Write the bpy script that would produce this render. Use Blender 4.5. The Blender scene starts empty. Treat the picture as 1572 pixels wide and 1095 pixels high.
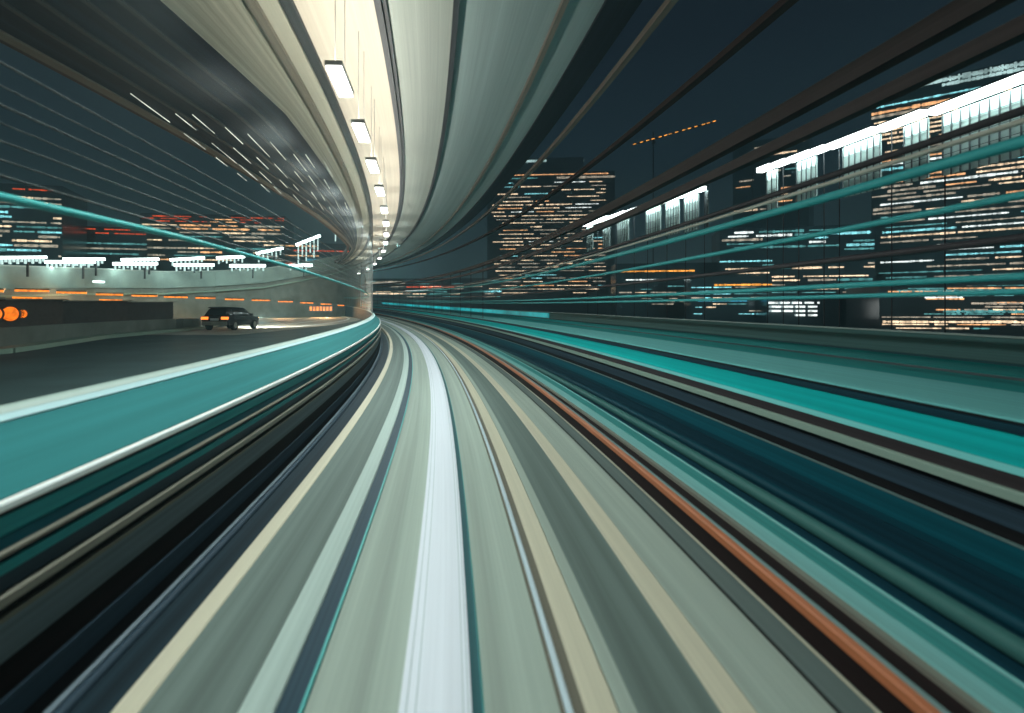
import bpy, bmesh, math, random
from mathutils import Vector
C = bpy.context.scene.collection
random.seed(7)

# ------------------------------------------------------------------ camera
cam = bpy.data.cameras.new('camera')
cam.sensor_width = 36.0
cam.lens = 19.99
cam.shift_x = 0.0514
cam.shift_y = -0.0478
cam.clip_start = 0.05
cam.clip_end = 6000
cam.dof.use_dof = True
cam.dof.focus_distance = 45.0
cam.dof.aperture_fstop = 0.8
co = bpy.data.objects.new('camera', cam)
co.rotation_euler = (math.radians(90), 0, 0)
C.objects.link(co)
bpy.context.scene.camera = co

# ------------------------------------------------------------------ night sky with city glow
w = bpy.data.worlds.new('World')
bpy.context.scene.world = w
w.use_nodes = True
nt = w.node_tree
nt.nodes.clear()
tc = nt.nodes.new('ShaderNodeTexCoord')
sx = nt.nodes.new('ShaderNodeSeparateXYZ')
cr = nt.nodes.new('ShaderNodeValToRGB')
bg = nt.nodes.new('ShaderNodeBackground')
wo = nt.nodes.new('ShaderNodeOutputWorld')
nt.links.new(tc.outputs['Generated'], sx.inputs[0])
nt.links.new(sx.outputs['Z'], cr.inputs[0])
nt.links.new(cr.outputs[0], bg.inputs[0])
nt.links.new(bg.outputs[0], wo.inputs[0])
e = cr.color_ramp.elements
e[0].position = 0.0
e[0].color = (0.062, 0.110, 0.112, 1)
e[1].position = 0.6
e[1].color = (0.0050, 0.0080, 0.0125, 1)
for p_, c_ in ((0.10, (0.040, 0.072, 0.080)), (0.24, (0.015, 0.030, 0.043)), (0.40, (0.0085, 0.0140, 0.023))):
    k = e.new(p_)
    k.color = c_ + (1,)
bg.inputs[1].default_value = 1.0

sc = bpy.context.scene
sc.view_settings.view_transform = 'Standard'
sc.view_settings.look = 'None'
sc.view_settings.exposure = 0.2
sc.view_settings.gamma = 1.0
sc.render.engine = 'CYCLES'
sc.cycles.use_denoising = True
sc.cycles.max_bounces = 6
sc.cycles.diffuse_bounces = 3
sc.cycles.glossy_bounces = 3
sc.cycles.transparent_max_bounces = 12
sc.cycles.sample_clamp_indirect = 4.0
sc.cycles.caustics_reflective = False
sc.cycles.caustics_refractive = False

# ------------------------------------------------------------------ helpers
S0, DS = -14.0, 0.25
K0, K1, VG = 0.003933, -1.547e-5, 2.174e-4      # curvature, its change, grade of the track's centre line
_N = int((250 - S0) / DS) + 1
_th, _px, _py = [0.0] * _N, [0.0] * _N, [0.0] * _N
_i0 = int(-S0 / DS)
def _h(s): return K0 * s + K1 * s * s / 2 if s < 254 else K0 * 127
for rng, sg in ((range(_i0 + 1, _N), 1), (range(_i0 - 1, -1, -1), -1)):
    for i in rng:
        s = S0 + i * DS
        tm = _h(s - sg * DS / 2)
        _th[i] = _h(s)
        _px[i] = _px[i - sg] - sg * math.sin(tm) * DS
        _py[i] = _py[i - sg] + sg * math.cos(tm) * DS
def P(s, X, Z):
    f = (s - S0) / DS
    i = max(0, min(_N - 2, int(f)))
    t = f - i
    th = _th[i] + t * (_th[i + 1] - _th[i])
    x = _px[i] + t * (_px[i + 1] - _px[i])
    y = _py[i] + t * (_py[i + 1] - _py[i])
    return (x + X * math.cos(th), y + X * math.sin(th), Z + VG * s * s / 2)
def stations(s0, s1):
    o, s = [], s0
    while s < s1 - 1e-6:
        o.append(s)
        s += 0.5 if s < 30 else (1.0 if s < 80 else 2.0)
    o.append(s1)
    return o
def val(v, s): return v(s) if callable(v) else v

def link(name, me, mat, parent=None):
    o = bpy.data.objects.new(name, me)
    C.objects.link(o)
    if mat: me.materials.append(mat)
    if parent: o.parent = parent
    return o
def tag(o, label=None, cat=None, group=None, kind=None):
    if label: o['label'] = label
    if cat: o['category'] = cat
    if group: o['group'] = group
    if kind: o['kind'] = kind
    return o
def thing(name, label, cat, group=None, loc=(0, 0, 0)):
    o = bpy.data.objects.new(name, None)
    o.empty_display_size = 0.3
    o.location = loc
    C.objects.link(o)
    return tag(o, label, cat, group)

def sweep(name, prof, mat, parent=None, s0=-10, s1=225, smooth=False):
    """a closed cross-section (X right, Z up, listed round) carried along the track"""
    ss = stations(s0, s1)
    n = len(prof)
    vs, fs, uvs = [], [], []
    for s in ss:
        for X, Z in prof:
            vs.append(P(s, val(X, s), val(Z, s)))
    L = [0.0]
    for i in range(n):
        a, b = prof[i], prof[(i + 1) % n]
        L.append(L[-1] + math.hypot(val(b[0], 0) - val(a[0], 0), val(b[1], 0) - val(a[1], 0)))
    for j in range(len(ss) - 1):
        for i in range(n):
            i2 = (i + 1) % n
            fs.append((j * n + i, (j + 1) * n + i, (j + 1) * n + i2, j * n + i2))
            uvs += [(ss[j], L[i]), (ss[j + 1], L[i]), (ss[j + 1], L[i + 1]), (ss[j], L[i + 1])]
    fs.append(tuple(range(n)))
    uvs += [(0, 0)] * n
    m = (len(ss) - 1) * n
    fs.append(tuple(m + i for i in reversed(range(n))))
    uvs += [(0, 0)] * n
    me = bpy.data.meshes.new(name)
    me.from_pydata(vs, [], fs)
    uv = me.uv_layers.new(name='UVMap')
    for i, u in enumerate(uvs): uv.data[i].uv = u
    me.update()
    bm = bmesh.new(); bm.from_mesh(me)
    bmesh.ops.recalc_face_normals(bm, faces=bm.faces)
    bm.to_mesh(me); bm.free()
    if smooth:
        for p in me.polygons: p.use_smooth = True
    return link(name, me, mat, parent)
def rect(x0, x1, z0, z1): return [(x0, z0), (x1, z0), (x1, z1), (x0, z1)]
def bev(x0, x1, z0, z1, b=0.02):
    return [(x0, z0), (x1, z0), (x1, z1 - b), (x1 - b, z1), (x0 + b, z1), (x0, z1 - b)]
def circ(X, Z, r, n=10):
    return [(X + r * math.cos(2 * math.pi * i / n), (lambda s, i=i: val(Z, s) + r * math.sin(2 * math.pi * i / n))) for i in range(n)]

def lerp(tab):
    def f(s):
        if s <= tab[0][0]: return tab[0][1]
        for a, b in zip(tab, tab[1:]):
            if s <= b[0]: return a[1] + (b[1] - a[1]) * (s - a[0]) / (b[0] - a[0])
        return tab[-1][1]
    return f

class MB:
    """collects solids for one mesh"""
    def __init__(s): s.v, s.f, s.uv = [], [], []
    def poly(s, pts, faces):
        b = len(s.v); s.v += [tuple(p) for p in pts]
        for f in faces: s.f.append(tuple(b + i for i in f))
    def hexa(s, p):   # 8 points: bottom 4 round, top 4 round
        s.poly(p, [(3, 2, 1, 0), (4, 5, 6, 7), (0, 1, 5, 4), (1, 2, 6, 5), (2, 3, 7, 6), (3, 0, 4, 7)])
    def box(s, c, h):
        x, y, z = c; a, b, d = h
        s.hexa([(x - a, y - b, z - d), (x + a, y - b, z - d), (x + a, y + b, z - d), (x - a, y + b, z - d),
                (x - a, y - b, z + d), (x + a, y - b, z + d), (x + a, y + b, z + d), (x - a, y + b, z + d)])
    def bar(s, a, b, wd, hd=None):
        hd = hd or wd
        a, b = Vector(a), Vector(b); d = (b - a).normalized()
        u = d.cross(Vector((0, 0, 1)))
        if u.length < 1e-3: u = Vector((1, 0, 0))
        u.normalize(); t = u.cross(d).normalized()
        q = []
        for e_ in (a, b):
            q += [e_ - u * wd / 2 - t * hd / 2, e_ + u * wd / 2 - t * hd / 2, e_ + u * wd / 2 + t * hd / 2, e_ - u * wd / 2 + t * hd / 2]
        s.hexa(q)
    def cyl(s, a, b, r, n=12, r2=None):
        a, b = Vector(a), Vector(b); d = (b - a).normalized()
        u = d.orthogonal().normalized(); t = d.cross(u)
        r2 = r if r2 is None else r2
        pts = [a + (u * math.cos(2 * math.pi * i / n) + t * math.sin(2 * math.pi * i / n)) * r for i in range(n)]
        pts += [b + (u * math.cos(2 * math.pi * i / n) + t * math.sin(2 * math.pi * i / n)) * r2 for i in range(n)]
        s.poly(pts, [(i, (i + 1) % n, n + (i + 1) % n, n + i) for i in range(n)] + [tuple(reversed(range(n))), tuple(range(n, 2 * n))])
    def build(s, name, mat, parent=None, smooth=False):
        me = bpy.data.meshes.new(name)
        me.from_pydata(s.v, [], s.f)
        bm = bmesh.new(); bm.from_mesh(me)
        bmesh.ops.recalc_face_normals(bm, faces=bm.faces)
        bm.to_mesh(me); bm.free()
        if smooth:
            for p in me.polygons: p.use_smooth = True
        return link(name, me, mat, parent)

# ------------------------------------------------------------------ materials
def streak(name, col, rough=0.6, amt=0.25, vs=14.0, us=0.04, metal=0.0, fine=0.06, spec=0.12):
    """surface worn lengthways: streaks of wear run along the track (UV: metres along, metres across)"""
    m = bpy.data.materials.new(name); m.use_nodes = True
    n, l = m.node_tree.nodes, m.node_tree.links
    b = n['Principled BSDF']
    uv = n.new('ShaderNodeUVMap')
    mp = n.new('ShaderNodeMapping'); mp.inputs['Scale'].default_value = (us, vs, 1)
    no = n.new('ShaderNodeTexNoise'); no.inputs['Scale'].default_value = 1.0; no.inputs['Detail'].default_value = 5.0
    l.new(uv.outputs[0], mp.inputs[0]); l.new(mp.outputs[0], no.inputs['Vector'])
    m2 = n.new('ShaderNodeMapping'); m2.inputs['Scale'].default_value = (us * 6, vs * 7, 1)
    n2 = n.new('ShaderNodeTexNoise'); n2.inputs['Scale'].default_value = 1.0; n2.inputs['Detail'].default_value = 3.0
    l.new(uv.outputs[0], m2.inputs[0]); l.new(m2.outputs[0], n2.inputs['Vector'])
    a1 = n.new('ShaderNodeMapRange'); a1.inputs[1].default_value = .3; a1.inputs[2].default_value = .7
    a1.inputs[3].default_value = 1 - amt; a1.inputs[4].default_value = 1 + amt
    a2 = n.new('ShaderNodeMapRange'); a2.inputs[1].default_value = .3; a2.inputs[2].default_value = .7
    a2.inputs[3].default_value = 1 - fine; a2.inputs[4].default_value = 1 + fine
    l.new(no.outputs[0], a1.inputs[0]); l.new(n2.outputs[0], a2.inputs[0])
    mu = n.new('ShaderNodeMath'); mu.operation = 'MULTIPLY'
    l.new(a1.outputs[0], mu.inputs[0]); l.new(a2.outputs[0], mu.inputs[1])
    mx = n.new('ShaderNodeVectorMath'); mx.operation = 'SCALE'
    mx.inputs[0].default_value = col
    l.new(mu.outputs[0], mx.inputs['Scale'])
    l.new(mx.outputs[0], b.inputs['Base Color'])
    b.inputs['Roughness'].default_value = rough
    b.inputs['Specular IOR Level'].default_value = spec
    b.inputs['Metallic'].default_value = metal
    return m
def plain(name, col, rough=0.6, metal=0.0, amt=0.2, sc_=3.0):
    m = bpy.data.materials.new(name); m.use_nodes = True
    n, l = m.node_tree.nodes, m.node_tree.links
    b = n['Principled BSDF']
    t = n.new('ShaderNodeTexCoord')
    no = n.new('ShaderNodeTexNoise'); no.inputs['Scale'].default_value = sc_; no.inputs['Detail'].default_value = 5
    l.new(t.outputs['Object'], no.inputs['Vector'])
    a1 = n.new('ShaderNodeMapRange'); a1.inputs[1].default_value = .3; a1.inputs[2].default_value = .7
    a1.inputs[3].default_value = 1 - amt; a1.inputs[4].default_value = 1 + amt
    l.new(no.outputs[0], a1.inputs[0])
    mx = n.new('ShaderNodeVectorMath'); mx.operation = 'SCALE'; mx.inputs[0].default_value = col
    l.new(a1.outputs[0], mx.inputs['Scale']); l.new(mx.outputs[0], b.inputs['Base Color'])
    b.inputs['Roughness'].default_value = rough; b.inputs['Metallic'].default_value = metal
    return m
def glow(name, col, strength, var=0.0, scale=0.6):
    m = bpy.data.materials.new(name); m.use_nodes = True
    n, l = m.node_tree.nodes, m.node_tree.links
    b = n['Principled BSDF']
    b.inputs['Base Color'].default_value = (0.02, 0.02, 0.02, 1)
    b.inputs['Emission Color'].default_value = col + (1,)
    b.inputs['Emission Strength'].default_value = strength
    if var:
        t = n.new('ShaderNodeTexCoord')
        no = n.new('ShaderNodeTexNoise'); no.inputs['Scale'].default_value = scale; no.inputs['Detail'].default_value = 3
        l.new(t.outputs['Object'], no.inputs['Vector'])
        a1 = n.new('ShaderNodeMapRange'); a1.inputs[1].default_value = .36; a1.inputs[2].default_value = .64
        a1.inputs[3].default_value = strength * (1 - var); a1.inputs[4].default_value = strength * (1 + var)
        l.new(no.outputs[0], a1.inputs[0]); l.new(a1.outputs[0], b.inputs['Emission Strength'])
    return m
M = {}
M['conc'] = streak('grey_green_concrete', (0.325, 0.38, 0.328), .7, .2, 5)
M['conc2'] = streak('mid_grey_concrete', (0.130, 0.168, 0.150), .7, .28, 5)
M['slate'] = streak('slate_concrete', (0.12, 0.155, 0.145), .7, .2, 10)
M['lightgreen'] = streak('pale_green_concrete', (0.37, 0.455, 0.415), .6, .12, 10)
M['cream'] = streak('cream_paint', (0.54, 0.50, 0.38), .6, .16, 6)
M['white'] = streak('white_steel_plate', (0.74, 0.77, 0.83), .45, .05, 10, fine=.04)
M['groove'] = streak('groove_grey', (0.42, 0.50, 0.50), .5, .1)
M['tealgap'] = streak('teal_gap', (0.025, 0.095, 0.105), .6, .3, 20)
M['navygap'] = streak('navy_gap', (0.018, 0.045, 0.065), .6, .3, 20)
M['tealline'] = streak('teal_paint', (0.08, 0.38, 0.36), .5, .1)
M['steel'] = streak('polished_steel', (0.75, 0.88, 0.95), .3, .05, metal=.3, spec=.5)
M['brown'] = streak('brown_grey', (0.14, 0.13, 0.10), .7, .2, 20)
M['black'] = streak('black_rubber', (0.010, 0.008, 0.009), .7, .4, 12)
M['blackred'] = streak('rusty_black', (0.016, 0.008, 0.008), .7, .5, 8)
M['copper'] = streak('copper_rail', (0.46, 0.15, 0.065), .45, .1, 20)
M['greyteal'] = streak('grey_teal_cover', (0.16, 0.25, 0.24), .5, .15, 20)
M['kerb1'] = streak('pale_teal_paint', (0.26, 0.58, 0.56), .5, .15, 16)
M['kerb2'] = streak('teal_kerb_paint', (0.07, 0.34, 0.32), .5, .15, 16)
M['blued'] = streak('deep_blue', (0.005, 0.038, 0.058), .6, .4, 9)
M['blue2'] = streak('petrol_blue', (0.003, 0.085, 0.115), .6, .3, 9)
M['blue3'] = streak('dark_petrol', (0.003, 0.050, 0.072), .6, .3, 9)
M['greenpipe'] = streak('dull_green_pipe', (0.05, 0.16, 0.145), .5, .15, 16)
M['greenrail'] = streak('grey_green_rail', (0.30, 0.40, 0.33), .5, .15, 16)
M['brightteal'] = streak('bright_teal_panel', (0.004, 0.50, 0.49), .9, .25, 6)
M['paleteal'] = streak('pale_teal_panel', (0.20, 0.62, 0.60), .9, .1, 10)
M['midteal'] = streak('mid_teal_panel', (0.012, 0.32, 0.30), .9, .15, 10)
M['olive'] = streak('olive_panel', (0.09, 0.19, 0.185), .6, .3, 10)
M['darkbrown'] = streak('dark_brown', (0.045, 0.034, 0.036), .6, .3, 14)
M['lteal'] = streak('teal_parapet_panel', (0.035, 0.20, 0.205), .9, .16, 8)
M['capgrey'] = streak('pale_cap', (0.42, 0.50, 0.46), .6, .12, 12)
M['capblue'] = streak('pale_blue_cap', (0.42, 0.60, 0.62), .6, .1, 12)
M['whiterail'] = streak('white_rail', (0.85, 0.88, 0.85), .45, .06, 10)
M['slate2'] = streak('blue_slate', (0.15, 0.19, 0.22), .6, .3, 14)
M['ductlid'] = streak('blue_black_lid', (0.008, 0.020, 0.028), .7, .5, 9)
M['tan'] = streak('tan_conduit', (0.20, 0.19, 0.155), .5, .2, 16)
M['seagreen'] = streak('sea_green_wall', (0.035, 0.31, 0.33), .6, .3, 14)
M['ink'] = streak('ink_wall', (0.028, 0.050, 0.070), .6, .4, 14)
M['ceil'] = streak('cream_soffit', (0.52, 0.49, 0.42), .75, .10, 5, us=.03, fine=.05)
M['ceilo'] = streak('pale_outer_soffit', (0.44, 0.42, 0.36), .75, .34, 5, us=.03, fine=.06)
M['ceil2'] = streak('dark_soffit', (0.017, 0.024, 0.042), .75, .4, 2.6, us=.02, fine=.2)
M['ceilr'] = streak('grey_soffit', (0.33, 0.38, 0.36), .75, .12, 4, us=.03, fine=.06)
M['girder3'] = streak('navy_girder', (0.030, 0.042, 0.055), .6, .2, 6)
M['ceilf'] = streak('blue_grey_soffit', (0.30, 0.40, 0.41), .75, .14, 3, us=.03, fine=.06)
M['girder'] = streak('dark_girder', (0.05, 0.06, 0.07), .5, .3, 10)
M['girder2'] = streak('taupe_girder', (0.22, 0.20, 0.175), .5, .2, 10)
M['tube'] = streak('teal_tube', (0.06, 0.42, 0.43), .4, .1, 8)
M['darktube'] = streak('dark_tube', (0.05, 0.045, 0.05), .5, .2, 8)
M['chord'] = streak('brown_chord', (0.075, 0.058, 0.058), .6, .3, 8)
M['wire'] = streak('wire_grey', (0.06, 0.065, 0.07), .5, .3, 8)
M['pipe'] = streak('pale_pipe', (0.55, 0.53, 0.46), .45, .1, 8)
M['lampwhite'] = glow('lamp_white', (1.0, 0.97, 0.90), 9)
M['lampcool'] = glow('lamp_cool', (0.86, 1.0, 0.98), 7)
M['housing'] = plain('lamp_housing', (0.35, 0.36, 0.36), .5, .3)
M['screen'] = plain('pale_screen_panel', (0.42, 0.56, 0.54), .6, amt=.12)
M['lattice'] = plain('dark_lattice', (0.05, 0.07, 0.075), .6)
M['post'] = plain('dark_post', (0.03, 0.035, 0.04), .6)
M['amber'] = glow('amber_lamp', (1.0, 0.24, 0.02), 1.35, .4, 3)
M['amber2'] = glow('amber_lamp_round', (1.0, 0.19, 0.01), 1.1, .25, 6)
M['red'] = glow('red_lamp', (1.0, 0.10, 0.03), 3.0)
M['dkbody'] = plain('glazed_facade', (0.34, 0.40, 0.42), .22, .85, .25, .05)
M['dkbody2'] = plain('brown_glazed_facade', (0.38, 0.36, 0.36), .25, .8, .25, .05)
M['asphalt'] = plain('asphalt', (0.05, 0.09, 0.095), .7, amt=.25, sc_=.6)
M['roadlit'] = plain('lit_asphalt', (0.34, 0.33, 0.28), .7, amt=.2, sc_=.5)
M['roadpaint'] = plain('road_paint', (0.7, 0.75, 0.74), .6, amt=.1)
M['wallconc'] = plain('ramp_concrete', (0.28, 0.36, 0.33), .75, amt=.25, sc_=.35)
M['medconc'] = plain('median_concrete', (0.20, 0.22, 0.20), .75, amt=.2, sc_=.8)
M['panelblk'] = plain('dark_panel', (0.030, 0.032, 0.038), .6, amt=.3)
M['ground'] = plain('dark_ground', (0.03, 0.045, 0.05), .5, amt=.4, sc_=.02)

# glass: clear, Fresnel reflection, a faint milky veil of haze mixed in
g = bpy.data.materials.new('screen_glass'); g.use_nodes = True
n, l = g.node_tree.nodes, g.node_tree.links
n.clear()
out = n.new('ShaderNodeOutputMaterial'); tr = n.new('ShaderNodeBsdfTransparent'); gl = n.new('ShaderNodeBsdfGlossy')
gl.inputs['Roughness'].default_value = 0.32
df = n.new('ShaderNodeBsdfDiffuse'); df.inputs['Color'].default_value = (.5, .55, .52, 1)
lw = n.new('ShaderNodeLayerWeight'); lw.inputs['Blend'].default_value = .5
pw = n.new('ShaderNodeMath'); pw.operation = 'POWER'; pw.inputs[1].default_value = 9.0
fr = n.new('ShaderNodeMath'); fr.operation = 'MULTIPLY_ADD'; fr.inputs[1].default_value = .05; fr.inputs[2].default_value = .0005
l.new(lw.outputs['Facing'], pw.inputs[0]); l.new(pw.outputs[0], fr.inputs[0])
m1 = n.new('ShaderNodeMixShader'); m2 = n.new('ShaderNodeMixShader')
tr.inputs['Color'].default_value = (.95, .97, .96, 1)
m1.inputs[0].default_value = 0.008
l.new(tr.outputs[0], m1.inputs[1]); l.new(df.outputs[0], m1.inputs[2])
l.new(fr.outputs[0], m2.inputs[0]); l.new(m1.outputs[0], m2.inputs[1]); l.new(gl.outputs[0], m2.inputs[2])
l.new(m2.outputs[0], out.inputs[0])
M['glass'] = g

def area(name, p, rot, sx_, sy_, power, col, parent=None):
    d = bpy.data.lights.new(name, 'AREA'); d.shape = 'RECTANGLE'
    d.size, d.size_y, d.energy, d.color = sx_, sy_, power, col
    o = bpy.data.objects.new(name, d); o.location = p; o.rotation_euler = rot
    C.objects.link(o)
    if parent: o.parent = parent
    return o

# ------------------------------------------------------------------ ground, guideway
gm = MB(); gm.hexa([(-895, -55, -16), (895, -55, -16), (895, 895, -16), (-895, 895, -16),
                    (-895, -55, -15), (895, -55, -15), (895, 895, -15), (-895, 895, -15)])
tag(gm.build('ground', M['ground']), kind='structure')
T = -2.3
tag(sweep('guideway_floor', rect(-2.85, 5.6, -3.1, -2.6), M['blued']), kind='structure')
tag(sweep('guideway_slab', rect(-1.25, 2.9, -2.596, -2.32), M['conc']), kind='structure')

t = thing('running_beam', 'raised concrete running beam with cream outer edge, left of the white centre plate', 'running beam')
sweep('beam_body', rect(-1.795, -1.244, -2.594, T), M['conc2'], t)
sweep('outer_edge', bev(-1.966, -1.797, -2.594, T + .004, .012), M['cream'], t)
sweep('inner_edge', bev(-1.242, -1.033, -2.592, T + .006, .01), M['lightgreen'], t)
t = thing('cable_slot', 'dark navy slot with a teal lip between the left running beam and grey slab', 'cable slot')
sweep('slot_floor', rect(-1.03, -.895, -2.31, -2.312 + .006), M['navygap'], t)
sweep('slot_lip', rect(-.893, -.872, -2.315, T + .004), M['tealline'], t)
t = thing('centre_plate', 'bright white steel centre plate running down the middle of the track', 'guide plate')
sweep('plate', rect(-.325, .092, -2.318, T + .012), M['white'], t)
for x in (-.285, -.232, .040, .070): sweep('groove', rect(x, x + .006, T + .0115, T + .0165), M['groove'], t)
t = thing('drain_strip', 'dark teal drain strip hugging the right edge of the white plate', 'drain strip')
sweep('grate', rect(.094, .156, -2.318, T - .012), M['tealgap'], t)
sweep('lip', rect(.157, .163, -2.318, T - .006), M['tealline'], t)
t = thing('signal_rail', 'thin shiny steel rail between grey slab and right running beam', 'rail')
sweep('rail_head', bev(.622, .664, -2.30, T + .035, .012), M['steel'], t)
sweep('rail_foot', rect(.60, .70, -2.318, -2.302), M['brown'], t)
t = thing('running_beam', 'raised concrete running beam with two cream edges, right of the thin steel rail', 'running beam')
sweep('gap_face', rect(.702, .738, -2.318, -2.306), M['brown'], t)
sweep('inner_edge', bev(.74, .93, -2.594, T + .004, .012), M['cream'], t)
sweep('shoulder', rect(.932, 1.03, -2.594, T + .002), M['conc'], t)
sweep('beam_body', rect(1.032, 1.508, -2.594, T), M['conc2'], t)
sweep('outer_edge', bev(1.51, 1.715, -2.594, T + .006, .012), M['cream'], t)
t = thing('service_walk', 'plain grey-green concrete strip right of the cream edged running beam', 'concrete strip')
sweep('walk_top', rect(1.717, 2.162, -2.318, T - .002), M['conc'], t)
sweep('joint', rect(2.164, 2.195, -2.318, T - .012), M['black'], t)
t = thing('cable_trough', 'slate grey cable trough with a fine cream line, left of the copper rail', 'cable trough')
sweep('trough_lid', rect(2.197, 2.384, -2.318, T), M['slate'], t)
sweep('lid_edge', rect(2.386, 2.405, -2.318, T + .006), M['cream'], t)
sweep('trough_side', rect(2.407, 2.44, -2.318, T), M['slate'], t)
t = thing('conductor_rail', 'copper orange conductor rail standing on a black base', 'conductor rail')
sweep('base', rect(2.46, 2.93, -2.596, -2.298), M['blackred'], t)
sweep('rail', bev(2.398, 2.466, -2.12, -2.05, .012), M['copper'], t)
sweep('web', rect(2.415, 2.45, -2.297, -2.121), M['blackred'], t)
sweep('cover', bev(2.475, 2.512, -2.11, -2.056, .008), M['greyteal'], t)
t = thing('kerb_wall', 'low pale teal kerb wall beside the copper rail', 'kerb wall')
sweep('foot', rect(2.935, 3.0, -2.594, -2.262), M['tan'], t)
sweep('pale_band', rect(3.0, 3.05, -2.594, -2.13), M['kerb1'], t)
sweep('wall_body', rect(3.004, 3.05, -2.128, -2.016), M['kerb2'], t)
sweep('top_lip', rect(3.0, 3.02, -2.0145, -2.004), M['kerb1'], t)

t = thing('green_pipe', 'dull green pipe on the dark trough floor behind the kerb wall', 'pipe')
sweep('pipe_body', circ(4.15, -2.52, .085, 14), M['greenpipe'], t, smooth=True)
t = thing('floor_cable', 'thick dark blue cable lying beside the green pipe', 'cable')
sweep('cable_body', circ(4.55, -2.56, .07), M['blue3'], t, smooth=True)

# right-hand walkway wall, its bands and the walkway top
t = thing('walkway_wall', 'right hand walkway wall with bright teal sloping panel over dark blue face', 'wall')
X = 4.9
sweep('wall_core', [(X + .12, -2.62), (5.5, -2.62), (5.5, -1.21), (X + .12, -1.48)], M['ink'], t)
sweep('foot_band', rect(X - .01, X + .12, -2.6, -2.436), M['blued'], t)
sweep('blue_band', rect(X, X + .12, -2.346, -2.085), M['blue2'], t)
sweep('dark_band', rect(X + .01, X + .12, -2.434, -2.348), M['blue3'], t)
sweep('thin_line', rect(X - .015, X + .12, -2.083, -2.066), M['greyteal'], t)
sweep('ink_band', rect(X + .02, X + .12, -2.064, -1.95), M['black'], t)
sweep('slate_band', rect(X, X + .12, -1.948, -1.775), M['ink'], t)
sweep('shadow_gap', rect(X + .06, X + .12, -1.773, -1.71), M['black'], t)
sweep('guide_rail', bev(X - .03, X + .12, -1.696, -1.60, .015), M['greenrail'], t)
sweep('brown_band', rect(X + .02, X + .12, -1.597, -1.466), M['darkbrown'], t)
sweep('panel_lip', [(X, -1.462), (X + .09, -1.462), (X + .14, -1.405), (X + .05, -1.405)], M['paleteal'], t)
sweep('teal_panel', [(X + .052, -1.403), (X + .14, -1.403), (5.42, -1.215), (5.33, -1.215)], M['brightteal'], t)
sweep('navy_strip', rect(5.33, 5.5, -1.205, -1.122), M['blued'], t)
t = thing('walkway', 'pale teal walkway slab on top of the right hand wall', 'walkway')
sweep('slab_edge', rect(5.37, 5.5, -1.118, -1.102), M['black'], t)
sweep('slab', rect(5.4, 7.12, -1.10, -1.07), M['paleteal'], t)
sweep('slab_support', rect(5.502, 11, -2.6, -1.12), M['ink'], t)
sweep('teal_strip', rect(7.122, 8.25, -1.10, -1.072), M['midteal'], t)
sweep('dark_seam', rect(8.252, 8.66, -1.10, -1.078), M['tealgap'], t)
sweep('far_strip', rect(8.662, 10.2, -1.10, -1.071), M['midteal'], t)
t = thing('outer_parapet', 'low olive parapet with a pale top rail at the far edge of the walkway', 'parapet')
sweep('parapet_foot', rect(10.2, 10.4, -1.10, -1.03), M['tealgap'], t)
sweep('parapet_wall', rect(10.25, 10.4, -1.028, -.57), M['olive'], t)
sweep('top_rail', bev(10.2, 10.42, -.568, -.535, .01), M['capgrey'], t)
M['cyan'] = glow('far_cyan_glow', (0.02, 0.62, 0.66), .45, .5, .25)
sweep('far_lit_band', rect(10.18, 10.245, -.98, -.62), M['cyan'], t, s0=42, s1=130)  # distant lit teal band, made as a glow on the parapet

# right fence: long tubes on thin posts
t = thing('tube_fence', 'tall open fence of long teal and dark tubes on the right hand walkway', 'fence')
for z, r, mt in ((1.60, .062, 'tube'), (1.085, .04, 'tube'), (.30, .038, 'tube'), (.15, .03, 'tube')):
    sweep('teal_tube', circ(5.5, z, r), M[mt], t, smooth=True)
for z, r, mt in ((1.90, .045, 'darktube'), (1.80, .03, 'pipe'), (.67, .045, 'darktube')):
    sweep('dark_tube', circ(5.5, z, r), M[mt], t, smooth=True)
sweep('top_chord', rect(5.42, 5.62, 3.06, 3.32), M['chord'], t)
sweep('lower_chord', rect(5.44, 5.60, 2.62, 2.80), M['chord'], t)
for s in range(44, 200, 5):
    m = MB(); m.bar(P(s, 5.5, -1.09), P(s, 5.5, 3.1), .05); m.build('post', M['post'], t)

# ------------------------------------------------------------------ left parapet with its bands
t = thing('parapet_wall', 'left parapet with sloping teal panel, pale cap and a white rail', 'parapet')
sweep('cap', [(-3.135, -.73), (-3.0, -.73), (-2.98, -.700), (-3.125, -.675)], M['capgrey'], t)
sweep('cap_edge', [(-2.998, -.74), (-2.90, -.74), (-2.895, -.726), (-2.978, -.702)], M['capblue'], t)
sweep('teal_panel', [(-2.898, -.742), (-2.57, -1.085), (-2.66, -1.12), (-2.99, -.78)], M['lteal'], t)
sweep('white_rail', bev(-2.57, -2.515, -1.137, -1.088, .012), M['whiterail'], t)
sweep('wall_core', [(-3.13, -2.62), (-2.66, -2.62), (-2.66, -1.125), (-3.0, -.79), (-3.13, -.735)], M['ink'], t)
xb = -2.658
def lb(name, x, z0, z1, mt): sweep(name, rect(xb, x, z0 + .0015, z1 - .0015), M[mt], t)
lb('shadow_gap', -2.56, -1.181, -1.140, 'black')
lb('green_band', -2.55, -1.290, -1.181, 'seagreen')
lb('petrol_band', -2.54, -1.363, -1.290, 'blue2')
lb('conduit', -2.50, -1.385, -1.363, 'tan')
lb('black_band', -2.55, -1.43, -1.385, 'black')
lb('green_line', -2.53, -1.495, -1.43, 'seagreen')
lb('ink_band', -2.54, -1.60, -1.495, 'ink')
lb('guide_rail', -2.49, -1.655, -1.60, 'tan')
lb('black_band', -2.54, -1.715, -1.655, 'black')
lb('cable', -2.50, -1.745, -1.715, 'tan')
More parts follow.
